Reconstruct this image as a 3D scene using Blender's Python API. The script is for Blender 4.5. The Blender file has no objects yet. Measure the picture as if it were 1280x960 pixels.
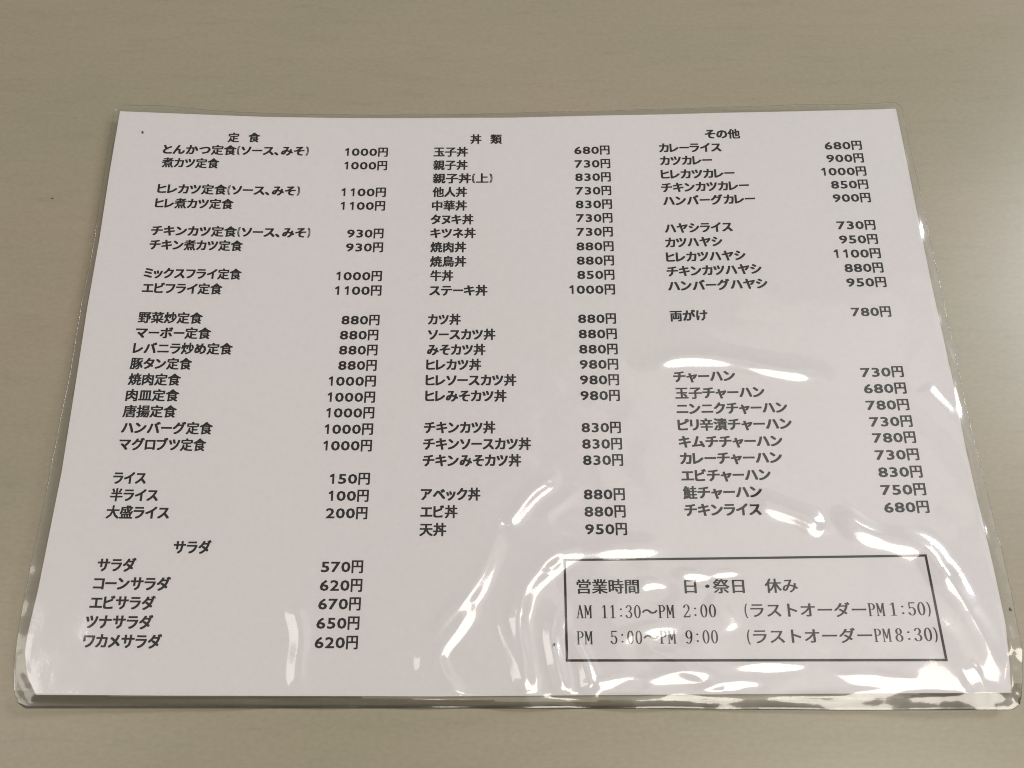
import bpy, math, random
import numpy as np
from mathutils import Matrix, Vector

random.seed(7)
sc = bpy.context.scene

# ---------------------------------------------------------------- camera
cam_d = bpy.data.cameras.new('camera')
cam = bpy.data.objects.new('camera', cam_d)
sc.collection.objects.link(cam)
sc.camera = cam
cam_d.sensor_width = 36.0
cam_d.lens = 29.69
cam_d.clip_start = 0.01
cam_d.clip_end = 50.0
_r = Vector((0.99997774, -0.00666031, 0.0003985))
_u = Vector((0.00615653, 0.94406712, 0.3296959))
_f = Vector((0.00257209, 0.32968609, -0.94408711))
cam.matrix_world = Matrix(((_r.x, _u.x, -_f.x, -0.0016465),
                           (_r.y, _u.y, -_f.y, -0.1005427),
                           (_r.z, _u.z, -_f.z, 0.2708913),
                           (0, 0, 0, 1)))
cam_d.dof.use_dof = True
cam_d.dof.focus_distance = 0.285
cam_d.dof.aperture_fstop = 21.0

# ---------------------------------------------------------------- light
world = bpy.data.worlds.new('World')
sc.world = world
world.use_nodes = True
bg = world.node_tree.nodes['Background']
bg.inputs['Color'].default_value = (0.98, 0.93, 0.88, 1)
bg.inputs['Strength'].default_value = 0.07


def area(name, loc, target, sx, sy, radiance, color, rot=0.0):
    d = bpy.data.lights.new(name, 'AREA')
    d.shape = 'RECTANGLE'
    d.size, d.size_y = sx, sy
    d.energy = radiance * sx * sy * math.pi
    d.color = color
    o = bpy.data.objects.new(name, d)
    sc.collection.objects.link(o)
    o.location = loc
    o.rotation_euler = (Vector(target) - Vector(loc)).to_track_quat('-Z', 'Y').to_euler()
    return o


# long ceiling panel behind the viewer (its mirror image lies just below the menu, its ends reach past the sides)
area('ceiling_lamp', (0.86, -1.02, 2.60), (0.05, -0.03, 0), 1.85, 0.95, 6.3, (1.0, 0.935, 0.84))
# unseen lamp added at the left to make upright creases glint
area('glint_fill', (-0.986, -0.168, 1.10), (0.0, 0.0, 0), 0.26, 0.8, 3.0, (1.0, 0.94, 0.86))
# dim light added overhead to spread a milky glare over the film
area('glare_fill', (0.80, 0.06, 2.60), (0.0, 0.0, 0), 2.1, 0.95, 0.5, (1.0, 0.96, 0.88))
# wide window beyond the right-hand side of the table
area('window_light', (1.52, 0.66, 1.30), (0.12, 0.03, 0), 0.70, 0.60, 18.0, (0.89, 0.95, 1.0))

sc.view_settings.view_transform = 'Standard'
sc.view_settings.look = 'None'
sc.view_settings.exposure = 0.08
sc.view_settings.gamma = 1.0
sc.render.engine = 'CYCLES'
sc.cycles.transparent_max_bounces = 16
sc.cycles.filter_width = 1.0
sc.cycles.sample_clamp_indirect = 4.0

# ---------------------------------------------------------------- measured tables (millimetres on the table top)
LINES = [
    ('定 食', -106.73, 91.76, -94.89, 92.0, 'h'),
    ('とんかつ定食(ソース、みそ)', -129.89, 86.13, -76.3, 86.31, 'g'),
    ('煮カツ定食', -129.6, 80.41, -108.78, 80.36, 'g'),
    ('ヒレカツ定食(ソース、みそ)', -129.76, 69.31, -78.27, 69.14, 'g'),
    ('ヒレ煮カツ定食', -129.83, 63.26, -101.79, 63.25, 'g'),
    ('チキンカツ定食(ソース、みそ)', -129.77, 52.01, -73.24, 51.86, 'g'),
    ('チキン煮カツ定食', -129.59, 46.34, -96.82, 46.25, 'g'),
    ('ミックスフライ定食', -130.04, 35.14, -96.15, 34.99, 'g'),
    ('エビフライ定食', -129.81, 29.34, -102.23, 29.16, 'g'),
    ('野菜炒定食', -129.64, 18.11, -107.75, 17.95, 'g'),
    ('マーボー定食', -129.76, 12.43, -104.27, 12.32, 'g'),
    ('レバニラ炒め定食', -129.82, 6.71, -96.35, 6.65, 'g'),
    ('豚タン定食', -129.98, 1.12, -109.46, 1.08, 'g'),
    ('焼肉定食', -129.82, -4.57, -112.51, -4.65, 'g'),
    ('肉皿定食', -129.84, -10.18, -112.37, -10.24, 'g'),
    ('唐揚定食', -129.96, -15.84, -112.47, -15.88, 'g'),
    ('ハンバーグ定食', -129.67, -21.47, -100.03, -21.64, 'g'),
    ('マグロブツ定食', -129.64, -27.08, -101.62, -27.3, 'g'),
    ('ライス', -129.91, -38.38, -119.39, -38.42, 'g'),
    ('半ライス', -129.98, -43.93, -114.85, -44.02, 'g'),
    ('大盛ライス', -130.42, -49.48, -110.6, -49.71, 'g'),
    ('サラダ', -107.99, -60.61, -96.29, -60.63, 'h'),
    ('サラダ', -130.64, -66.06, -118.88, -66.14, 'g'),
    ('コーンサラダ', -131.0, -71.67, -107.57, -71.97, 'g'),
    ('エビサラダ', -131.18, -77.45, -111.46, -77.75, 'g'),
    ('ツナサラダ', -131.63, -83.15, -111.44, -83.47, 'g'),
    ('ワカメサラダ', -131.47, -88.76, -108.07, -89.11, 'g'),
    ('1000円', -62.75, 86.22, -46.76, 86.18, 'g'),
    ('1000円', -62.67, 80.33, -46.81, 80.29, 'g'),
    ('1100円', -63.06, 68.88, -46.77, 68.9, 'g'),
    ('1100円', -63.01, 63.16, -46.82, 63.18, 'g'),
    ('930円', -60.03, 51.79, -46.91, 51.78, 'g'),
    ('930円', -60.13, 46.17, -46.81, 46.17, 'g'),
    ('1000円', -62.83, 34.74, -46.74, 34.73, 'g'),
    ('1100円', -62.93, 29.08, -46.63, 29.07, 'g'),
    ('880円', -60.01, 17.78, -46.82, 17.75, 'g'),
    ('880円', -60.23, 12.15, -46.98, 12.13, 'g'),
    ('880円', -60.17, 6.57, -47.01, 6.54, 'g'),
    ('880円', -60.1, 0.97, -47.02, 0.93, 'g'),
    ('1000円', -62.99, -4.74, -47.03, -4.77, 'g'),
    ('1000円', -62.97, -10.45, -47.03, -10.49, 'g'),
    ('1000円', -63.06, -15.98, -47.04, -16.02, 'g'),
    ('1000円', -63.22, -21.66, -47.17, -21.7, 'g'),
    ('1000円', -63.27, -27.32, -47.3, -27.36, 'g'),
    ('150円', -60.43, -38.47, -47.42, -38.52, 'g'),
    ('100円', -60.45, -44.09, -47.53, -44.14, 'g'),
    ('200円', -60.98, -49.74, -47.67, -49.79, 'g'),
    ('570円', -61.32, -66.7, -48.18, -66.77, 'g'),
    ('620円', -61.36, -72.42, -48.14, -72.49, 'g'),
    ('670円', -61.47, -78.05, -48.34, -78.12, 'g'),
    ('650円', -61.64, -83.79, -48.44, -83.87, 'g'),
    ('620円', -61.78, -89.52, -48.6, -89.6, 'g'),
    ('丼 類', -15.94, 91.6, -4.03, 91.53, 'h'),
    ('玉子丼', -29.67, 86.04, -16.78, 86.03, 'g'),
    ('親子丼', -29.65, 80.28, -16.81, 80.27, 'g'),
    ('親子丼(上)', -29.69, 74.52, -7.6, 74.52, 'g'),
    ('他人丼', -29.67, 68.73, -16.9, 68.71, 'g'),
    ('中華丼', -29.71, 63.01, -16.89, 62.99, 'g'),
    ('タヌキ丼', -30.03, 57.29, -14.45, 57.25, 'g'),
    ('キツネ丼', -30.0, 51.67, -13.62, 51.63, 'g'),
    ('焼肉丼', -29.86, 45.99, -16.94, 45.94, 'g'),
    ('焼鳥丼', -29.86, 40.22, -16.87, 40.2, 'g'),
    ('牛丼', -29.58, 34.62, -21.46, 34.6, 'g'),
    ('ステーキ丼', -29.82, 28.84, -9.3, 28.77, 'g'),
    ('カツ丼', -29.98, 17.74, -18.57, 17.69, 'g'),
    ('ソースカツ丼', -29.84, 12.07, -6.49, 11.98, 'g'),
    ('みそカツ丼', -30.02, 6.43, -9.9, 6.36, 'g'),
    ('ヒレカツ丼', -30.15, 0.91, -11.35, 0.85, 'g'),
    ('ヒレソースカツ丼', -30.21, -4.71, 0.62, -4.82, 'g'),
    ('ヒレみそカツ丼', -30.17, -10.32, -2.72, -10.44, 'g'),
    ('チキンカツ丼', -30.29, -21.37, -6.5, -21.5, 'g'),
    ('チキンソースカツ丼', -30.4, -27.04, 5.3, -27.22, 'g'),
    ('チキンみそカツ丼', -30.4, -32.66, 1.96, -32.79, 'g'),
    ('アベック丼', -30.71, -43.86, -11.37, -43.96, 'g'),
    ('エビ丼', -30.65, -49.57, -18.7, -49.65, 'g'),
    ('天丼', -30.79, -55.3, -22.2, -55.36, 'g'),
    ('680円', 23.05, 86.51, 36.32, 86.6, 'g'),
    ('730円', 23.04, 80.6, 36.29, 80.69, 'g'),
    ('830円', 23.04, 74.87, 36.21, 74.92, 'g'),
    ('730円', 22.98, 69.07, 36.12, 69.12, 'g'),
    ('830円', 22.89, 63.34, 36.16, 63.39, 'g'),
    ('730円', 22.88, 57.68, 36.07, 57.66, 'g'),
    ('730円', 22.79, 51.99, 35.92, 51.97, 'g'),
    ('880円', 22.6, 46.11, 35.94, 46.08, 'g'),
    ('880円', 22.54, 40.4, 35.82, 40.37, 'g'),
    ('850円', 22.53, 34.76, 35.7, 34.73, 'g'),
    ('1000円', 19.63, 28.99, 35.66, 28.97, 'g'),
    ('880円', 22.26, 17.82, 35.47, 17.8, 'g'),
    ('880円', 22.3, 12.1, 35.47, 12.04, 'g'),
    ('880円', 22.28, 6.44, 35.48, 6.39, 'g'),
    ('980円', 22.28, 0.86, 35.43, 0.83, 'g'),
    ('980円', 22.18, -4.76, 35.43, -4.82, 'g'),
    ('980円', 22.15, -10.37, 35.4, -10.43, 'g'),
    ('830円', 22.15, -21.6, 35.2, -21.66, 'g'),
    ('830円', 22.17, -27.22, 35.32, -27.28, 'g'),
    ('830円', 22.25, -32.73, 35.39, -32.79, 'g'),
    ('880円', 22.09, -44.13, 35.39, -44.19, 'g'),
    ('880円', 22.13, -49.74, 35.36, -49.77, 'g'),
    ('950円', 22.18, -55.4, 35.53, -55.43, 'g'),
    ('その他', 72.49, 93.03, 85.66, 92.79, 'h'),
    ('カレーライス', 54.9, 87.23, 78.15, 87.08, 'g'),
    ('カツカレー', 54.9, 81.62, 74.23, 81.57, 'g'),
    ('ヒレカツカレー', 54.82, 75.73, 81.99, 75.78, 'g'),
    ('チキンカツカレー', 54.63, 70.03, 86.75, 70.43, 'g'),
    ('ハンバーグカレー', 54.91, 64.45, 88.46, 64.74, 'g'),
    ('ハヤシライス', 54.8, 53.06, 79.21, 53.32, 'g'),
    ('カツハヤシ', 54.59, 47.23, 75.07, 47.51, 'g'),
    ('ヒレカツハヤシ', 54.46, 41.38, 82.8, 41.75, 'g'),
    ('チキンカツハヤシ', 54.33, 35.73, 87.9, 36.27, 'g'),
    ('ハンバーグハヤシ', 54.4, 30.02, 89.37, 30.5, 'g'),
    ('両がけ', 54.32, 18.51, 67.37, 18.65, 'g'),
    ('チャーハン', 53.9, -4.0, 74.81, -3.83, 'g'),
    ('玉子チャーハン', 54.14, -9.88, 84.1, -9.8, 'g'),
    ('ニンニクチャーハン', 54.18, -15.4, 91.06, -15.37, 'g'),
    ('ピリ辛漬チャーハン', 54.15, -21.05, 91.92, -21.02, 'g'),
    ('キムチチャーハン', 54.11, -26.89, 88.19, -26.9, 'g'),
    ('カレーチャーハン', 54.12, -32.55, 87.43, -32.51, 'g'),
    ('エビチャーハン', 54.12, -38.29, 83.15, -38.21, 'g'),
    ('鮭チャーハン', 54.28, -43.95, 79.75, -43.82, 'g'),
    ('チキンライス', 54.33, -49.57, 78.93, -49.57, 'g'),
    ('680円', 116.36, 86.64, 129.99, 86.45, 'g'),
    ('900円', 116.36, 81.12, 129.91, 80.94, 'g'),
    ('1000円', 113.89, 75.48, 130.01, 75.29, 'g'),
    ('850円', 116.61, 69.87, 129.93, 69.68, 'g'),
    ('900円', 116.51, 64.25, 129.99, 64.07, 'g'),
    ('730円', 116.47, 53.01, 130.06, 52.81, 'g'),
    ('950円', 116.56, 47.26, 130.07, 47.07, 'g'),
    ('1100円', 113.99, 41.63, 130.24, 41.37, 'g'),
    ('880円', 116.89, 35.88, 130.29, 35.74, 'g'),
    ('950円', 116.8, 30.25, 130.47, 30.08, 'g'),
    ('780円', 116.91, 18.93, 130.38, 18.78, 'g'),
    ('730円', 117.04, -3.43, 131.16, -3.36, 'g'),
    ('680円', 117.21, -9.21, 131.16, -9.24, 'g'),
    ('780円', 117.12, -15.05, 131.16, -15.05, 'g'),
    ('730円', 117.47, -20.82, 131.29, -20.8, 'g'),
    ('780円', 117.61, -26.34, 131.54, -26.32, 'g'),
    ('730円', 117.59, -32.14, 131.63, -32.11, 'g'),
    ('830円', 117.78, -37.87, 131.74, -37.88, 'g'),
    ('750円', 117.73, -43.72, 131.93, -43.67, 'g'),
    ('680円', 117.89, -49.44, 131.99, -49.38, 'g'),
    ('営業時間', 18.85, -73.44, 38.36, -73.5, 'm'),
    ('日・祭日', 52.53, -73.6, 71.2, -73.66, 'm'),
    ('休み', 77.49, -73.62, 87.69, -73.62, 'm'),
    ('AM', 18.53, -81.11, 23.36, -81.15, 's'),
    ('11:30〜PM', 26.45, -81.17, 48.87, -81.22, 's'),
    ('2:00', 51.61, -81.1, 61.73, -81.13, 's'),
    ('(ラストオーダーPM', 70.56, -81.05, 113.38, -81.2, 's'),
    ('1:50)', 115.09, -81.12, 127.2, -81.05, 's'),
    ('PM', 18.4, -88.85, 23.31, -88.86, 's'),
    ('5:00〜PM', 28.71, -88.83, 48.83, -88.82, 's'),
    ('9:00', 51.78, -88.82, 61.68, -88.82, 's'),
    ('(ラストオーダーPM', 70.59, -88.84, 114.16, -88.79, 's'),
    ('8:30)', 115.37, -88.73, 128.02, -88.61, 's'),
]
PAPER_EDGE = {
    'top': [(-147.94, 102.46), (-133.12, 102.17), (-118.22, 101.85), (-94.24, 101.32), (-58.02, 101.3), (-0.2, 101.19), (37.92, 102.04), (79.01, 102.44), (115.16, 102.19), (144.98, 101.96)],
    'right': [(144.98, 101.96), (145.21, 85.26), (145.52, 61.09), (145.92, 27.83), (146.97, -8.28), (146.91, -29.05), (147.61, -48.85), (148.51, -67.73), (148.9, -85.75), (147.82, -97.31), (146.69, -105.42)],
    'bottom': [(-142.75, -104.05), (-106.56, -104.54), (-23.17, -105.35), (36.85, -105.3), (96.54, -105.34), (146.69, -105.42)],
    'left': [(-147.94, 102.46), (-147.86, 75.85), (-147.35, 47.79), (-147.41, 21.34), (-146.94, -3.6), (-146.48, -36.53), (-146.98, -55.86), (-147.42, -73.1), (-148.23, -86.13), (-148.14, -91.91), (-146.23, -98.75), (-142.75, -104.05)],
}
FILM_EDGE = {
    'top': [(-150.17, 105.64), (-133.58, 105.78), (-118.5, 104.37), (-103.42, 103.29), (-73.26, 102.77), (-36.78, 102.7), (-0.18, 103.37), (38.02, 104.23), (73.17, 105.14), (109.5, 105.12), (146.87, 104.6)],
    'right': [(146.87, 104.6), (147.52, 86.22), (148.06, 61.0), (148.64, 27.75), (149.58, -8.34), (149.98, -30.45), (150.81, -43.72), (151.88, -59.08), (152.43, -76.28), (152.25, -92.76), (151.11, -100.73), (148.08, -110.08)],
    'bottom': [(-147.4, -107.67), (-106.12, -108.0), (-23.1, -108.6), (36.64, -109.11), (95.93, -109.91), (148.08, -110.08)],
    'left': [(-150.17, 105.64), (-149.57, 75.81), (-149.25, 49.35), (-149.53, 22.82), (-149.61, -6.47), (-150.02, -25.86), (-150.19, -45.67), (-151.11, -65.8), (-151.23, -82.61), (-150.8, -95.33), (-149.56, -102.1), (-147.4, -107.67)],
}
BOX = [(15.32, -65.2), (128.43, -64.86), (129.44, -96.03), (15.23, -95.36)]
RIDGES = [
    ([(-4.81, -52.45), (-9.13, -65.08), (-14.58, -74.89), (-23.1, -84.44), (-28.23, -94.94), (-25.59, -103.41)], 3.0, [0.9, 0.95, 1.41, 1.33, 0.87, 0.56]),
    ([(-11.82, -77.33), (-18.16, -85.65), (-23.4, -93.35), (-21.82, -99.57), (-15.96, -105.28)], 2.2, [0.97, 0.92, 0.66, 0.87, 0.6]),
    ([(51.98, -61.48), (30.43, -61.08), (15.16, -62.99), (4.68, -70.61), (-1.41, -81.0)], 3.4, [1.06, 1.06, 1.11, 1.43, 1.7]),
    ([(4.13, -73.79), (0.55, -83.4), (2.13, -96.29), (3.23, -104.95)], 2.6, [0.98, 1.1, 1.13, 1.13]),
    ([(-5.86, -79.78), (-1.5, -93.96), (2.05, -103.59)], 2.0, [0.5, 0.5, 0.5]),
    ([(14.77, -77.5), (10.85, -85.85), (11.86, -95.2), (14.0, -105.93)], 2.4, [0.92, 1.06, 1.11, 1.1]),
    ([(14.51, -87.05), (18.52, -92.23), (21.21, -98.72), (21.93, -105.53)], 2.2, [0.9, 0.97, 1.05, 1.07]),
    ([(35.32, -88.37), (44.74, -94.27), (54.1, -98.94), (62.09, -103.99)], 3.0, [0.85, 0.77, 0.73, 0.71]),
    ([(37.37, 0.94), (48.36, 2.04), (59.36, 3.09), (72.89, 2.01), (86.11, -1.12), (103.16, -4.61)], 3.2, [1.52, 1.53, 1.53, 1.54, 1.54, 1.5]),
    ([(75.08, -44.77), (83.59, -49.04), (90.89, -51.97), (97.98, -55.89)], 3.2, [1.28, 1.22, 1.2, 1.2]),
    ([(98.96, -48.2), (105.35, -53.43), (112.72, -58.1), (126.9, -62.8), (132.13, -68.31)], 3.6, [1.62, 1.49, 1.27, 1.28, 1.57]),
    ([(126.74, -63.79), (133.73, -73.21), (138.19, -82.13), (142.21, -93.84), (139.78, -101.79)], 3.6, [1.7, 1.7, 0.84, 0.61, 0.27]),
    ([(-4.3, -55.02), (-0.17, -49.91), (5.32, -43.42), (11.9, -38.98)], 2.4, [1.25, 1.25, 1.16, 1.07]),
    ([(6.97, -53.04), (12.99, -47.92), (20.9, -42.47)], 2.4, [0.5, 0.5, 0.5]),
    ([(-70.56, -74.55), (-66.19, -86.53), (-66.37, -96.99), (-65.84, -103.81)], 2.6, [0.7, 0.7, 0.68, 0.68]),
    ([(58.34, -76.59), (64.1, -81.45), (66.01, -87.41)], 3, [0.5, 0.5, 0.16]),
    ([(135.81, -8.14), (144.24, -20.07)], 3, [0.5, 0.5]),
]
FACETS = [
    ((43.58, -74.05), 5.5, 2.7, -15.0, -0.063, 0.225),
    ((55.8, -70.96), 5.5, 2.1, -15.0, -0.038, 0.233),
    ((65.84, -70.31), 5.0, 1.8, 0.0, -0.019, 0.235),
    ((41.45, -88.41), 10.0, 3.9, 5.0, -0.067, 0.195),
    ((-3.78, -52.97), 1.75, 2.1, 0.0, -0.162, 0.269),
    ((29.76, -102.19), 7.5, 2.4, 0.0, -0.091, 0.165),
    ((49.14, -100.73), 10.0, 2.7, 0.0, -0.052, 0.169),
    ((66.96, -103.12), 7.5, 2.4, 0.0, -0.016, 0.166),
    ((75.87, -97.94), 10.0, 2.4, 0.0, 0.001, 0.177),
    ((104.05, -101.55), 12.5, 2.7, 0.0, 0.054, 0.173),
    ((136.01, -100.63), 2.5, 3.6, 0.0, 0.111, 0.179),
    ((11.31, -65.21), 4.0, 2.4, 40.0, -0.13, 0.243),
]
SPECKS = [(-138.36, 93.31, 0.45, 0.7, 0.1), (11.48, -90.78, 0.3, 0.5, 0.45), (151.04, -81.54, 0.5, 0.7, 0.2)]
MM = 0.001


# ---------------------------------------------------------------- materials
def new_mat(name):
    m = bpy.data.materials.new(name)
    m.use_nodes = True
    nt = m.node_tree
    nt.nodes.clear()
    out = nt.nodes.new('ShaderNodeOutputMaterial')
    return m, nt, out


def node(nt, kind, **kw):
    n = nt.nodes.new(kind)
    for k, v in kw.items():
        if k in n.inputs:
            n.inputs[k].default_value = v
        else:
            setattr(n, k, v)
    return n


def coords(nt, scale, rot=(0, 0, 0)):
    tc = node(nt, 'ShaderNodeTexCoord')
    mp = node(nt, 'ShaderNodeMapping')
    mp.inputs['Scale'].default_value = scale
    mp.inputs['Rotation'].default_value = rot
    nt.links.new(tc.outputs['Object'], mp.inputs['Vector'])
    return mp.outputs['Vector']


def noise(nt, vec, scale, detail=4.0, rough=0.5):
    n = node(nt, 'ShaderNodeTexNoise', Scale=scale, Detail=detail, Roughness=rough)
    nt.links.new(vec, n.inputs['Vector'])
    return n.outputs['Fac']


def ramp(nt, fac, stops):
    r = node(nt, 'ShaderNodeValToRGB')
    el = r.color_ramp.elements
    el[0].position, el[0].color = stops[0][0], (*stops[0][1], 1)
    el[1].position, el[1].color = stops[-1][0], (*stops[-1][1], 1)
    for p, c in stops[1:-1]:
        e = el.new(p)
        e.color = (*c, 1)
    nt.links.new(fac, r.inputs['Fac'])
    return r.outputs['Color']


def mix_rgb(nt, a, b, fac, blend='MIX'):
    m = node(nt, 'ShaderNodeMix', data_type='RGBA', blend_type=blend)
    if isinstance(fac, float):
        m.inputs[0].default_value = fac
    else:
        nt.links.new(fac, m.inputs[0])
    nt.links.new(a, m.inputs[6])
    nt.links.new(b, m.inputs[7])
    return m.outputs[2]


def table_material():
    m, nt, out = new_mat('pale_wood_laminate')
    b = node(nt, 'ShaderNodeBsdfPrincipled')
    grain = noise(nt, coords(nt, (14, 70, 40), (0, 0, math.radians(-2))), 1.0, 7, 0.62)
    fleck = noise(nt, coords(nt, (45, 260, 60)), 1.0, 3, 0.6)
    cloud = noise(nt, coords(nt, (7, 14, 7)), 1.0, 3, 0.5)
    c = ramp(nt, grain, [(0.25, (0.372, 0.320, 0.238)), (0.5, (0.379, 0.327, 0.244)), (0.75, (0.386, 0.334, 0.250))])
    c2 = ramp(nt, cloud, [(0.3, (0.95, 0.98, 0.93)), (0.7, (1.04, 1.0, 0.99))])
    c = mix_rgb(nt, c, c2, 1.0, 'MULTIPLY')
    c3 = ramp(nt, fleck, [(0.25, (0.90, 0.90, 0.90)), (0.42, (0.985, 0.985, 0.985)), (0.75, (1.02, 1.02, 1.015))])
    c = mix_rgb(nt, c, c3, 0.8, 'MULTIPLY')
    pores = noise(nt, coords(nt, (500, 900, 500)), 1.0, 2, 0.5)
    c4 = ramp(nt, pores, [(0.3, (0.95, 0.95, 0.95)), (0.7, (1.04, 1.04, 1.04))])
    c = mix_rgb(nt, c, c4, 1.0, 'MULTIPLY')
    nt.links.new(c, b.inputs['Base Color'])
    rr = ramp(nt, cloud, [(0.2, (0.27,) * 3), (0.8, (0.35,) * 3)])
    nt.links.new(rr, b.inputs['Roughness'])
    b.inputs['Specular IOR Level'].default_value = 0.5
    bp = node(nt, 'ShaderNodeBump', Strength=0.12, Distance=0.0002)
    nt.links.new(grain, bp.inputs['Height'])
    nt.links.new(bp.outputs[0], b.inputs['Normal'])
    nt.links.new(b.outputs[0], out.inputs[0])
    return m


def paper_material():
    m, nt, out = new_mat('printer_paper')
    b = node(nt, 'ShaderNodeBsdfPrincipled', Roughness=0.7)
    n = noise(nt, coords(nt, (500, 500, 500)), 1.0, 4, 0.6)
    w = noise(nt, coords(nt, (12, 12, 12)), 1.0, 3, 0.5)
    c = ramp(nt, n, [(0.3, (0.790, 0.742, 0.735)), (0.7, (0.820, 0.772, 0.765))])
    c2 = ramp(nt, w, [(0.3, (0.98, 0.985, 0.98)), (0.7, (1.0, 0.99, 1.0))])
    c = mix_rgb(nt, c, c2, 1.0, 'MULTIPLY')
    nt.links.new(c, b.inputs['Base Color'])
    nt.links.new(b.outputs[0], out.inputs[0])
    return m


def ink_material():
    m, nt, out = new_mat('black_toner')
    b = node(nt, 'ShaderNodeBsdfPrincipled', Roughness=0.6)
    n = noise(nt, coords(nt, (1500, 1500, 1500)), 1.0, 2, 0.5)
    c = ramp(nt, n, [(0.3, (0.006, 0.005, 0.005)), (0.75, (0.018, 0.015, 0.014))])
    nt.links.new(c, b.inputs['Base Color'])
    nt.links.new(b.outputs[0], out.inputs[0])
    return m


def film_material(name, tint, haze, haze_col, rough):
    """thin clear plastic: what lies below shows through, both faces mirror the room"""
    m, nt, out = new_mat(name)
    tr = node(nt, 'ShaderNodeBsdfTransparent', Color=(*tint, 1))
    df = node(nt, 'ShaderNodeBsdfDiffuse', Color=(*haze_col, 1))
    gl = node(nt, 'ShaderNodeBsdfGlossy', Color=(1, 1, 1, 1))
    scr = noise(nt, coords(nt, (90, 90, 90)), 1.0, 3, 0.6)
    rr = ramp(nt, scr, [(0.3, (rough * 0.8,) * 3), (0.7, (rough * 1.3,) * 3)])
    nt.links.new(rr, gl.inputs['Roughness'])
    fine = noise(nt, coords(nt, (700, 700, 700)), 1.0, 2, 0.5)
    bp = node(nt, 'ShaderNodeBump', Strength=0.05, Distance=0.0002)
    nt.links.new(fine, bp.inputs['Height'])
    nt.links.new(bp.outputs[0], gl.inputs['Normal'])
    m1 = node(nt, 'ShaderNodeMixShader', Fac=haze)
    nt.links.new(tr.outputs[0], m1.inputs[1])
    nt.links.new(df.outputs[0], m1.inputs[2])
    gl2 = node(nt, 'ShaderNodeBsdfGlossy', Color=(1, 1, 1, 1), Roughness=rough * 3.4)
    nt.links.new(bp.outputs[0], gl2.inputs['Normal'])
    mg = node(nt, 'ShaderNodeMixShader', Fac=0.38)
    nt.links.new(gl.outputs[0], mg.inputs[1])
    nt.links.new(gl2.outputs[0], mg.inputs[2])
    # reflectance of the sheet (both faces), the same from above and from below: F0 + (1 - F0) (1 - cos)^5
    lw = node(nt, 'ShaderNodeLayerWeight', Blend=0.5)
    p5 = node(nt, 'ShaderNodeMath', operation='POWER')
    nt.links.new(lw.outputs['Facing'], p5.inputs[0])
    p5.inputs[1].default_value = 5.0
    fr = node(nt, 'ShaderNodeMath', operation='MULTIPLY_ADD')
    nt.links.new(p5.outputs[0], fr.inputs[0])
    fr.inputs[1].default_value = 0.905
    fr.inputs[2].default_value = 0.095
    m2 = node(nt, 'ShaderNodeMixShader')
    nt.links.new(fr.outputs[0], m2.inputs[0])
    nt.links.new(m1.outputs[0], m2.inputs[1])
    nt.links.new(mg.outputs[0], m2.inputs[2])
    nt.links.new(m2.outputs[0], out.inputs[0])
    return m


def flat_material(name, col, rough=0.5):
    m, nt, out = new_mat(name)
    b = node(nt, 'ShaderNodeBsdfPrincipled', Roughness=rough)
    n = noise(nt, coords(nt, (900, 900, 900)), 1.0, 2, 0.5)
    c = ramp(nt, n, [(0.3, tuple(v * 0.8 for v in col)), (0.7, tuple(v * 1.2 for v in col))])
    nt.links.new(c, b.inputs['Base Color'])
    nt.links.new(b.outputs[0], out.inputs[0])
    return m


M_TABLE = table_material()
M_PAPER = paper_material()
M_INK = ink_material()
M_FILM = film_material('laminating_film', (0.985, 0.985, 0.98), 0.006, (0.8, 0.8, 0.78), 0.075)
M_BORDER = film_material('fused_film_border', (0.985, 0.988, 0.98), 0.09, (0.62, 0.62, 0.60), 0.07)
M_BORDER_SHADE = film_material('shade_tinted_border', (0.68, 0.665, 0.63), 0.08, (0.25, 0.25, 0.22), 0.07)  # same film, tinted dark to stand in for shade under the bottom band
M_RIM = film_material('cut_film_rim', (0.84, 0.84, 0.81), 0.10, (0.45, 0.45, 0.43), 0.10)
M_RIM_SHADE = film_material('shade_tinted_rim', (0.42, 0.42, 0.38), 0.25, (0.16, 0.16, 0.14), 0.10)  # shadow line along the bottom rim, painted in by a darker tint
M_SPECK = flat_material('brown_speck', (0.14, 0.09, 0.055))


# ---------------------------------------------------------------- mesh helpers
def mesh_obj(name, verts, faces, mat, parent=None, smooth=False, mats=None, mat_idx=None):
    me = bpy.data.meshes.new(name)
    me.from_pydata([tuple(v) for v in verts], [], [tuple(f) for f in faces])
    for m in (mats or [mat]):
        me.materials.append(m)
    if mat_idx is not None:
        me.polygons.foreach_set('material_index', np.asarray(mat_idx, dtype=np.int32))
    if smooth:
        me.polygons.foreach_set('use_smooth', np.ones(len(me.polygons), dtype=bool))
    me.update()
    o = bpy.data.objects.new(name, me)
    sc.collection.objects.link(o)
    if parent:
        o.parent = parent
    return o


def lift(x, y):
    """height (mm) of the paper above the table: it rests along the middle and curls up at both ends"""
    x = np.asarray(x, dtype=float)
    l = np.maximum(0, -x - 50) / 85
    r = np.maximum(0, x - 50) / 85
    return 0.8 + 2.8 * l ** 1.4 + 2.6 * r ** 1.4


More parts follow.
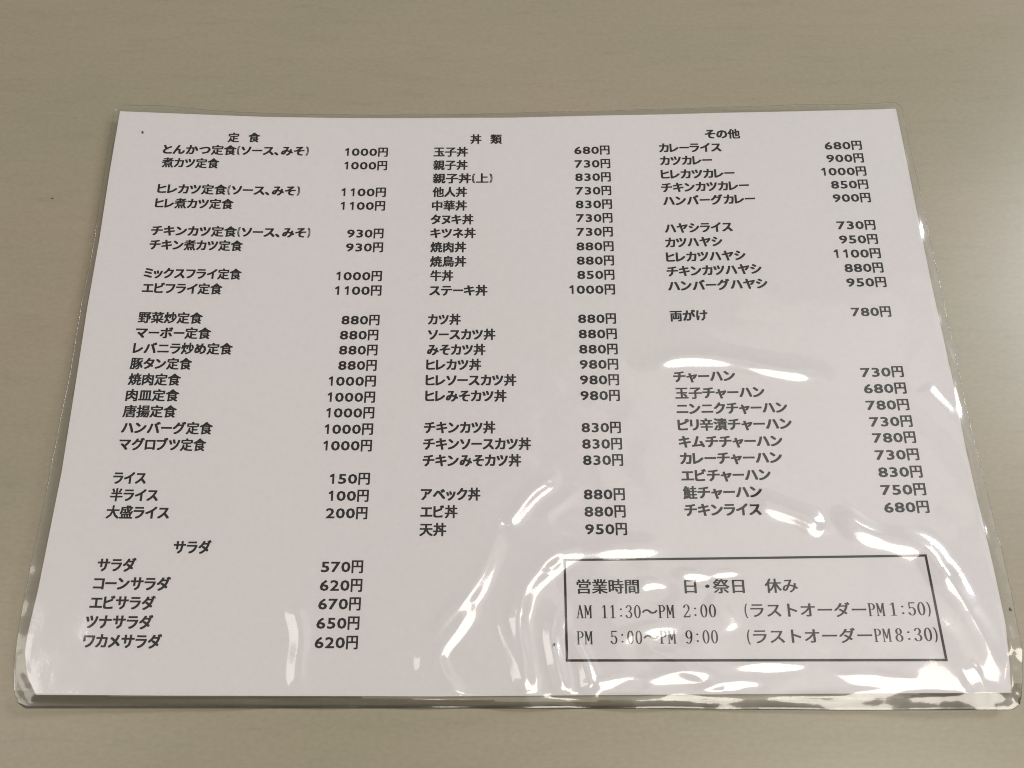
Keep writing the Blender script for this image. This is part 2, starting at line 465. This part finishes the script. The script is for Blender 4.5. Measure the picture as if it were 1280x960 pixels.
def resample(pts, n):
    pts = np.array(pts, dtype=float)
    d = np.concatenate([[0], np.cumsum(np.hypot(*np.diff(pts, axis=0).T))])
    t = np.linspace(0, d[-1], n)
    out = np.stack([np.interp(t, d, pts[:, 0]), np.interp(t, d, pts[:, 1])], 1)
    k = max(3, n // 60) | 1                                  # light smoothing, ends kept
    if k > 3:
        pad = np.concatenate([2 * out[0] - out[k // 2:0:-1], out, 2 * out[-1] - out[-2:-k // 2 - 1:-1]])
        ker = np.ones(k) / k
        sm = np.stack([np.convolve(pad[:, i], ker, 'valid') for i in (0, 1)], 1)
        sm[0], sm[-1] = out[0], out[-1]
        out = sm
    return out


def coons(E, nu, nv, corner=0.0):
    """grid of points spanned by four measured edges"""
    T = resample(E['top'], nu)
    B = resample(E['bottom'], nu)
    L = resample(E['left'], nv)                              # top -> bottom
    Rr = resample(E['right'], nv)
    u = np.linspace(0, 1, nu)[None, :, None]
    v = np.linspace(0, 1, nv)[:, None, None]
    G = (1 - v) * T[None] + v * B[None] + (1 - u) * L[:, None] + u * Rr[:, None] \
        - ((1 - u) * (1 - v) * T[0] + u * (1 - v) * T[-1] + (1 - u) * v * B[0] + u * v * B[-1])
    if corner > 0:                                           # round the four corners of the pouch
        lo, hi = G.reshape(-1, 2).min(0), G.reshape(-1, 2).max(0)
        for cx, cy, ix, iy in ((0, 0, 1, 1), (nu - 1, 0, -1, 1), (0, nv - 1, 1, -1), (nu - 1, nv - 1, -1, -1)):
            P0 = G[cy, cx].copy()
            C0 = P0 + np.array([ix * corner, -iy * corner])
            sub = G.reshape(-1, 2)
            a = (sub - P0) * np.array([ix, -iy])
            m = (a[:, 0] < corner) & (a[:, 1] < corner)
            q = (corner - a[m]) / corner                     # 0..1 towards the corner
            q = np.clip(q, 0, 1.2)
            mx = np.maximum(q[:, 0], q[:, 1]) + 1e-9
            ln = np.hypot(q[:, 0], q[:, 1]) + 1e-9
            q2 = q * (mx / ln)[:, None]
            sub[m] = P0 + (corner - q2 * corner) * np.array([ix, -iy])
            G = sub.reshape(nv, nu, 2)
    return G


def grid_faces(nu, nv):
    i = np.arange(nu - 1)[None, :] + nu * np.arange(nv - 1)[:, None]
    return np.stack([i, i + nu, i + nu + 1, i + 1], -1).reshape(-1, 4)


def grid_obj(name, XYZ, mat, parent=None, mats=None, mat_idx=None):
    nv, nu = XYZ.shape[:2]
    F = grid_faces(nu, nv)
    me = bpy.data.meshes.new(name)
    V = XYZ.reshape(-1, 3)
    me.vertices.add(len(V))
    me.vertices.foreach_set('co', V.astype(np.float32).ravel())
    me.loops.add(F.size)
    me.loops.foreach_set('vertex_index', F.astype(np.int32).ravel())
    me.polygons.add(len(F))
    me.polygons.foreach_set('loop_start', np.arange(0, F.size, 4, dtype=np.int32))
    me.polygons.foreach_set('use_smooth', np.ones(len(F), dtype=bool))
    for m in (mats or [mat]):
        me.materials.append(m)
    if mat_idx is not None:
        me.polygons.foreach_set('material_index', np.asarray(mat_idx, dtype=np.int32).ravel())
    me.update(calc_edges=True)
    me.validate()
    o = bpy.data.objects.new(name, me)
    sc.collection.objects.link(o)
    if parent:
        o.parent = parent
    return o


# ---------------------------------------------------------------- the table
def build_table():
    hx, hy0, hy1, th = 0.60, -0.34, 0.46, 0.028
    r = 0.004
    prof = [(0, -th), (0, -r), (r * 0.3, -r * 0.3), (r, 0)]
    V, F = [], []
    for ins, z in prof:
        for x, y in ((-hx + ins, hy0 + ins), (hx - ins, hy0 + ins), (hx - ins, hy1 - ins), (-hx + ins, hy1 - ins)):
            V.append((x, y, z))
    for k in range(3):
        for j in range(4):
            a, b = 4 * k + j, 4 * k + (j + 1) % 4
            F.append((a, b, b + 4, a + 4))
    F.append((12, 13, 14, 15))
    F.append((3, 2, 1, 0))
    o = mesh_obj('table', V, F, M_TABLE)
    o['label'] = 'pale beige wood grain table top lying under the laminated menu'
    o['category'] = 'table'
    bm = o
    s = mesh_obj('speck', *disc(-169.5, 67.5, 0.02, 0.55, 0.4, 9), M_SPECK, o)
    return o


def disc(x, y, z, rx, ry, n, h=0.12):
    """a tiny irregular crumb"""
    ph = [random.uniform(0.75, 1.2) for _ in range(n)]
    V = [((x + rx * p * math.cos(2 * math.pi * i / n)) * MM, (y + ry * p * math.sin(2 * math.pi * i / n)) * MM, z * MM)
         for i, p in enumerate(ph)]
    V.append((x * MM, y * MM, (z + h) * MM))
    return V, [(i, (i + 1) % n, n) for i in range(n)]


table = build_table()

# ---------------------------------------------------------------- the menu
menu = bpy.data.objects.new('laminated_menu', None)
menu.empty_display_size = 0.05
sc.collection.objects.link(menu)
menu['label'] = 'white laminated Japanese menu sheet with black print and shiny creased plastic'
menu['category'] = 'menu'

PG = coons(PAPER_EDGE, 150, 110)
PZ = lift(PG[..., 0], PG[..., 1])
PA = np.dstack([PG, PZ])
rims = []
for t in (0.02, 0.28):                                       # cut edge of the sheet
    Q = np.pad(PA, ((1, 1), (1, 1), (0, 0)), mode='edge') if t < 0.1 else np.pad(Q, ((1, 1), (1, 1), (0, 0)), mode='edge')
    Q[0, :, 2] = Q[0, :, 2] - t; Q[-1, :, 2] -= t; Q[1:-1, 0, 2] -= t; Q[1:-1, -1, 2] -= t
paper = grid_obj('paper', Q * MM, M_PAPER, menu)
paper.data.polygons.foreach_set('use_smooth', np.zeros(len(paper.data.polygons), dtype=bool))

# ---- film: same outline as the pouch in the photograph, puckered surface
NU, NV = 620, 450
FG = coons(FILM_EDGE, NU, NV, corner=3.0)
FX, FY = FG[..., 0], FG[..., 1]

outline = np.concatenate([resample(PAPER_EDGE['top'], 60), resample(PAPER_EDGE['right'], 50)[1:],
                          resample(PAPER_EDGE['bottom'], 60)[::-1][1:], resample(PAPER_EDGE['left'], 50)[::-1][1:-1]])


def seg_dist(X, Y, pts, closed=False):
    """distance to a polyline, signed side and arc position"""
    pts = np.array(pts, dtype=float)
    if closed:
        pts = np.concatenate([pts, pts[:1]])
    best = np.full(X.shape, 1e9)
    side = np.zeros(X.shape)
    arc = np.zeros(X.shape)
    s0 = 0.0
    for a, b in zip(pts[:-1], pts[1:]):
        d = b - a
        L = math.hypot(*d)
        if L < 1e-9:
            continue
        t = np.clip(((X - a[0]) * d[0] + (Y - a[1]) * d[1]) / L ** 2, 0, 1)
        px, py = X - a[0] - t * d[0], Y - a[1] - t * d[1]
        q = np.hypot(px, py)
        m = q < best
        best = np.where(m, q, best)
        side = np.where(m, np.sign(d[0] * py - d[1] * px), side)
        arc = np.where(m, s0 + t * L, arc)
        s0 += L
    return best, side, arc, s0


D_out, S_out, ARC, _ = seg_dist(FX, FY, outline, True)
outside = np.where(S_out > 0, D_out, -D_out)                 # >0 beyond the paper (clockwise outline)


def waves(X, Y, n, lam0, lam1, seed):
    rs = np.random.RandomState(seed)
    Z = np.zeros(X.shape)
    for _ in range(n):
        lam = rs.uniform(lam0, lam1)
        th = rs.uniform(0, 2 * math.pi)
        Z += lam * np.sin((X * math.cos(th) + Y * math.sin(th)) * 2 * math.pi / lam + rs.uniform(0, 6.28))
    return Z / (2 * math.pi * math.sqrt(n))                  # unit rms slope, about


def smooth01(t):
    t = np.clip(t, 0, 1)
    return t * t * (3 - 2 * t)


def catmull(pts, n=10):
    P = np.array(pts, dtype=float)
    if len(P) < 3:
        return [tuple(p) for p in P]
    P = np.concatenate([[2 * P[0] - P[1]], P, [2 * P[-1] - P[-2]]])
    out = []
    for i in range(1, len(P) - 2):
        for k in range(n):
            t = k / n
            a, b, c, d = P[i - 1], P[i], P[i + 1], P[i + 2]
            out.append(tuple(0.5 * (2 * b + (c - a) * t + (2 * a - 5 * b + 4 * c - d) * t * t + (3 * b - a - 3 * c + d) * t ** 3)))
    out.append(tuple(P[-2]))
    return out


def pucker(X, Y):
    loose = smooth01((X + 50) / 80) * smooth01((5 - Y) / 60)     # the loose lower right
    Z = 0.020 * smooth01((X + 130) / 110) * waves(X, Y, 9, 35, 90, 3) + (0.011 + 0.030 * loose) * waves(X, Y, 12, 9, 26, 5)
    Z += 0.004 * waves(X, Y, 10, 3, 8, 11)
    for pts, w, a in RIDGES:
        c = catmull(pts)
        lo = np.array(c).min(0) - 4 * w
        hi = np.array(c).max(0) + 4 * w
        m = (X > lo[0]) & (X < hi[0]) & (Y > lo[1]) & (Y < hi[1])
        if not m.any():
            continue
        d, s, arc, L = seg_dist(X[m], Y[m], c)
        taper = smooth01(arc / (0.25 * L)) * smooth01((L - arc) / (0.25 * L) + 0.35)
        wob = 1 + 0.10 * np.sin(arc * 0.21 + w * 7)
        u = d / w
        amp = np.interp(arc / L, np.linspace(0, 1, len(a)), a)
        Z[m] += amp * wob * np.exp(-u ** 2) * taper
    for (cx, cy), rx, ry, an, gx, gy in FACETS:
        c, s = math.cos(math.radians(an)), math.sin(math.radians(an))
        u = (X - cx) * c + (Y - cy) * s
        v = -(X - cx) * s + (Y - cy) * c
        Z += (gx * (X - cx) + gy * (Y - cy)) * np.exp(-((u / rx) ** 2 + (v / ry) ** 2) ** 2)
    return Z


PK = pucker(FX, FY)
base = lift(FX, FY)
inner = smooth01(-outside / 2.5 + 0.2)
drop = smooth01((outside + 0.4) / 3.0)
rim_wave = 0.12 * waves(FX, FY, 8, 9, 40, 21) + (0.018 + 0.05 * smooth01((FX - 135) / 8) * smooth01((-20 - FY) / 30)) * waves(FX, FY, 8, 3, 9, 22)
rim_wave = rim_wave * (0.45 + 0.9 * smooth01((-80 - FY) / 20) * smooth01((FX + 120) / 60))
FZ = base + 0.30 + PK * (0.35 + 0.65 * inner) - (0.40 - 0.28 * smooth01((FX - 95) / 20) * (FY < -100)) * drop * (1 - 0.75 * smooth01((FX - 138) / 8) * (FY > -100)) + rim_wave * smooth01((outside + 1.0) / 2.0)
FZ = np.maximum(FZ, lift(FX, FY) * (outside < 0.2) + 0.14)

fm = (outside > 0.0)
face_b = (fm[:-1, :-1] & fm[1:, 1:])
film = grid_obj('plastic_film', np.dstack([FX, FY, FZ]) * MM, M_FILM, menu, mats=[M_FILM, M_BORDER, M_BORDER_SHADE],
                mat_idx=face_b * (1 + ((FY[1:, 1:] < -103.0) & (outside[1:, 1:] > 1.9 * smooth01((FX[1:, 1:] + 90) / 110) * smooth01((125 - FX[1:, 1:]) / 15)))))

# cut rim of the pouch: a thin wall round the film with a narrow turned under face
ring = [(0, j) for j in range(0, NU)] + [(i, NU - 1) for i in range(1, NV)] + \
       [(NV - 1, j) for j in range(NU - 2, -1, -1)] + [(i, 0) for i in range(NV - 2, 0, -1)]
ri = np.array(ring)
top = np.stack([FX[ri[:, 0], ri[:, 1]], FY[ri[:, 0], ri[:, 1]], FZ[ri[:, 0], ri[:, 1]]], 1)
cen = top[:, :2].mean(0)
nrm = np.roll(top[:, :2], 1, 0) - np.roll(top[:, :2], -1, 0)
nrm = np.stack([-nrm[:, 1], nrm[:, 0]], 1)
nrm = nrm / (np.hypot(*nrm.T)[:, None] + 1e-9)
n = len(top)
sgn = np.sign(((top[:, :2] - cen) * nrm).sum(1).mean())
nrm *= sgn
lay = []
for off, dz in ((-0.06, 0.01), (0.02, 0.0), (0.14, -0.10), (0.16, -0.34), (0.04, -0.42)):
    p = top.copy()
    p[:, :2] += nrm * (off - 0.6 * smooth01((-106.0 - top[:, 1]) / 1.6))[:, None] if off < 0 else nrm * off
    p[:, 2] = np.maximum(p[:, 2] + dz, 0.03)
    lay.append(p)
V = np.concatenate(lay) * MM
F = []
for k in range(len(lay) - 1):
    a = np.arange(n)
    b = (a + 1) % n
    F.append(np.stack([k * n + a, k * n + b, (k + 1) * n + b, (k + 1) * n + a], 1))
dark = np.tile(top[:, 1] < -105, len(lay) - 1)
rim = mesh_obj('film_rim', V, np.concatenate(F), None, menu, smooth=True, mats=[M_RIM, M_RIM_SHADE], mat_idx=dark)


# ---------------------------------------------------------------- print
_glyphs = {}


def font_glyph(ch, offset):
    key = (ch, offset)
    if key in _glyphs:
        return _glyphs[key]
    cu = bpy.data.curves.new('glyph', 'FONT')
    cu.body = ch
    cu.size = 1.0
    cu.resolution_u = 2
    cu.offset = offset
    ob = bpy.data.objects.new('glyph', cu)
    sc.collection.objects.link(ob)
    dg = bpy.context.evaluated_depsgraph_get()
    dg.update()
    me = ob.evaluated_get(dg).to_mesh()
    V = np.array([v.co[:2] for v in me.vertices]).reshape(-1, 2)
    F = [tuple(p.vertices) for p in me.polygons]
    ob.to_mesh_clear()
    sc.collection.objects.unlink(ob)
    bpy.data.objects.remove(ob)
    bpy.data.curves.remove(cu)
    _glyphs[key] = (V, F)
    return V, F


class Pen:
    """strokes of the roman (serif) figures and capitals in a half width cell"""

    def __init__(self):
        self.V, self.F = [], []

    def quad(self, *p):
        a = len(self.V)
        self.V += p
        self.F.append((a, a + 1, a + 2, a + 3))

    def line(self, x0, y0, x1, y1, w):
        dx, dy = x1 - x0, y1 - y0
        if abs(dy) > abs(dx) * 0.4:                          # a broad pen: thickness measured sideways
            h = w / 2
            self.quad((x0 - h, y0), (x0 + h, y0), (x1 + h, y1), (x1 - h, y1))
        else:
            h = w / 2
            self.quad((x0, y0 - h), (x1, y1 - h), (x1, y1 + h), (x0, y0 + h))

    def arc(self, cx, cy, rx, ry, a0, a1, tx=0.075, ty=0.03, n=20):
        for i in range(n):
            a = math.radians(a0 + (a1 - a0) * i / n)
            b = math.radians(a0 + (a1 - a0) * (i + 1) / n)
            ca, sa, cb, sb = math.cos(a), math.sin(a), math.cos(b), math.sin(b)
            self.quad((cx + rx * ca, cy + ry * sa), (cx + rx * cb, cy + ry * sb),
                      (cx + (rx - tx) * cb, cy + (ry - ty) * sb), (cx + (rx - tx) * ca, cy + (ry - ty) * sa))

    def dot(self, cx, cy, r):
        a = len(self.V)
        k = 8
        self.V += [(cx + r * math.cos(2 * math.pi * i / k), cy + r * math.sin(2 * math.pi * i / k)) for i in range(k)]
        self.F.append(tuple(range(a, a + k)))


def roman(ch):
    if ('roman', ch) in _glyphs:
        return _glyphs[('roman', ch)]
    p = Pen()
    if ch == '0':
        p.arc(.25, .36, .19, .37, 0, 360, n=28)
    elif ch == '1':
        p.line(.26, .0, .26, .73, .075); p.line(.12, .60, .24, .71, .03); p.line(.12, .015, .40, .015, .03)
    elif ch == '2':
        p.arc(.245, .53, .175, .20, 175, -25); p.line(.09, .04, .385, .44, .055); p.line(.07, .035, .42, .035, .07); p.line(.41, .0, .44, .17, .025)
    elif ch == '3':
        p.arc(.23, .55, .165, .18, 150, -92); p.arc(.22, .19, .20, .195, 92, -160); p.dot(.10, .60, .035); p.dot(.07, .14, .035)
    elif ch == '5':
        p.line(.11, .70, .41, .70, .06); p.line(.12, .38, .125, .70, .03); p.arc(.23, .23, .20, .235, 130, -160); p.dot(.07, .14, .035)
    elif ch == '8':
        p.arc(.25, .55, .155, .18, 0, 360, ty=.026, n=24); p.arc(.25, .19, .19, .20, 0, 360, ty=.03, n=24)
    elif ch == '9':
        p.arc(.25, .50, .19, .23, 0, 360, n=24); p.arc(.22, .42, .22, .43, 20, -110); p.dot(.11, .06, .035)
    elif ch == ':':
        p.dot(.25, .13, .05); p.dot(.25, .50, .05)
    elif ch == 'A':
        p.line(.25, .73, .09, .0, .028); p.line(.24, .73, .40, .0, .075); p.line(.14, .24, .35, .24, .028)
        p.line(.03, .012, .17, .012, .026); p.line(.32, .012, .48, .012, .026)
    elif ch == 'M':
        p.line(.08, .0, .08, .72, .028); p.line(.42, .0, .42, .72, .07); p.line(.09, .72, .25, .18, .07); p.line(.25, .18, .40, .72, .028)
        p.line(.02, .012, .15, .012, .026); p.line(.35, .012, .49, .012, .026); p.line(.02, .71, .11, .71, .026); p.line(.39, .71, .49, .71, .026)
    elif ch == 'P':
        p.line(.13, .0, .13, .72, .07); p.arc(.23, .53, .21, .19, 90, -90); p.line(.12, .705, .24, .705, .03); p.line(.12, .355, .24, .355, .03)
        p.line(.04, .012, .24, .012, .026); p.line(.04, .71, .11, .71, .026)
    elif ch == '(':
        p.arc(.52, .33, .24, .47, 118, 242, tx=.05, ty=.02)
    elif ch == ')':
        p.arc(-.02, .33, .24, .47, 62, -62, tx=.05, ty=.02)
    _glyphs[('roman', ch)] = (np.array(p.V), p.F)
    return _glyphs[('roman', ch)]


THIN = ((-0.027, -0.020), (-0.027, 0.020), (0.027, 0.020), (0.027, -0.020))
MID = ((-0.034, -0.018), (-0.032, 0.020), (0.034, 0.020), (0.032, -0.018))
BOLD = ((-0.042, -0.024), (-0.040, 0.026), (0.042, 0.026), (0.040, -0.024))
ONE = np.array([(0.20, 0.0), (0.29, 0.0), (0.29, 0.71), (0.22, 0.71), (0.20, 0.55), (0.03, 0.49), (0.03, 0.57), (0.22, 0.71)])
ONE_F = [(0, 1, 2, 3, 4), (5, 4, 7, 6)]


def is_kanji(ch):
    return '\u4e00' <= ch <= '\u9fff'


def layout(text, kind):
    """-> list of (V, F) in em units laid side by side, and the ink extent"""
    out, pen = [], 0.0
    for ch in text:
        if kind in 'gh':
            if ch == ' ':
                pen += 0.75
                continue
            V, F = font_glyph(ch, 0.0) if ch != '1' else (ONE, ONE_F)
            x0, x1 = V[:, 0].min(), V[:, 0].max()
            if ch in '0123456789':
                sx = 1.10 if ch == '1' else 1.50
                cell = 0.80
                w = (x1 - x0) * sx
                Vn = np.stack([(V[:, 0] - x0) * sx + pen + (cell - w) / 2, V[:, 1] * 0.99], 1)
                pen += cell
            elif is_kanji(ch):
                Vn = V + [pen, 0]
                pen += 1.0
            elif ch in '()':
                V, F = roman(ch)
                x0, x1 = V[:, 0].min(), V[:, 0].max()
                Vn = np.stack([V[:, 0] - x0 + pen + 0.10, V[:, 1] * 1.05 + 0.02], 1)
                pen += x1 - x0 + 0.20
            elif ch == '、':
                Vn = np.stack([V[:, 0] - x0 + pen + 0.02, V[:, 1]], 1)
                pen += 0.50
            elif ch == 'ー':
                Vn = np.stack([(V[:, 0] - x0) * 0.92 + pen + 0.07, V[:, 1]], 1)
                pen += (x1 - x0) * 0.92 + 0.14
            else:
                Vn = np.stack([V[:, 0] - x0 + pen + 0.07, V[:, 1]], 1)
                pen += x1 - x0 + 0.15
            for dx, dy in (THIN if ch in '0123456789' else MID if is_kanji(ch) else BOLD):    # heavy strokes
                out.append((Vn + [dx, dy], F))
        else:
            if ch == ' ':
                pen += 0.5
                continue
            V, F = roman(ch) if ch in '0123589:AMP()' else (None, None)
            if V is not None:
                for dx in (-0.012, 0.0, 0.012):
                    out.append((V * [1.0, 1.12] + [pen + dx, -0.03], F))
                pen += 0.5
            else:
                V, F = font_glyph(ch, 0.0)
                for dx, dy in ((-0.024, -0.006), (-0.012, 0.006), (0.012, -0.006), (0.024, 0.006)):    # thin horizontals, thicker uprights
                    out.append((V + [pen + dx, dy], F))
                pen += 1.0 if ch != '・' else 0.8
    xs = np.concatenate([v[:, 0] for v, f in out])
    return out, xs.min(), xs.max()


def put_on_paper(P, h=0.07):
    z = lift(P[:, 0], P[:, 1]) + h
    return np.column_stack([P, z]) * MM


def print_line(text, x0, y0, x1, y1, kind):
    parts, a, b = layout(text, kind)
    em = 4.5 if kind in 'gh' else 4.75
    mid = 0.36 if kind in 's' else 0.375
    V, F, base_i = [], [], 0
    for gi, (g, f) in enumerate(parts):
        s = (g[:, 0] - a) / (b - a)
        X = x0 + s * (x1 - x0)
        Y = y0 + s * (y1 - y0) + (g[:, 1] - mid) * em
        V.append(put_on_paper(np.stack([X, Y], 1), 0.07 + 0.003 * (gi % 4)))
        F += [tuple(i + base_i for i in t) for t in f]
        base_i += len(g)
    name = 'heading' if kind == 'h' else ('opening_hours' if kind in 'ms' else ('price' if text[-1] == '円' else 'menu_item'))
    return mesh_obj(name, np.concatenate(V), F, M_INK, paper)


for rec in LINES:
    print_line(*rec)

# ruled box round the opening hours: four printed lines
for k in range(4):
    A, B = np.array(BOX[k]), np.array(BOX[(k + 1) % 4])
    d = (B - A) / np.linalg.norm(B - A)
    nn = np.array([-d[1], d[0]])
    w = 0.36
    N = 40
    P, F = [], []
    for i in range(N + 1):
        c = A + (B - A) * i / N
        if i == 0:
            c = c - d * w
        if i == N:
            c = c - d * w * 1.05
        P += [c - nn * w, c + nn * w]
    for i in range(N):
        F.append((2 * i, 2 * i + 2, 2 * i + 3, 2 * i + 1))
    mesh_obj('box_line', put_on_paper(np.array(P), 0.074 + 0.004 * (k % 2)), F, M_INK, paper)


def speck_on(x, y, rx, ry, dz):
    V, F = disc(x, y, 0, rx, ry, 9)
    z = float(lift(np.array([x]), np.array([y]))[0]) + dz
    V = [(a, b, c + z * MM) for a, b, c in V]
    return mesh_obj('speck', V, F, M_SPECK, menu)


for s in SPECKS:
    speck_on(*s)
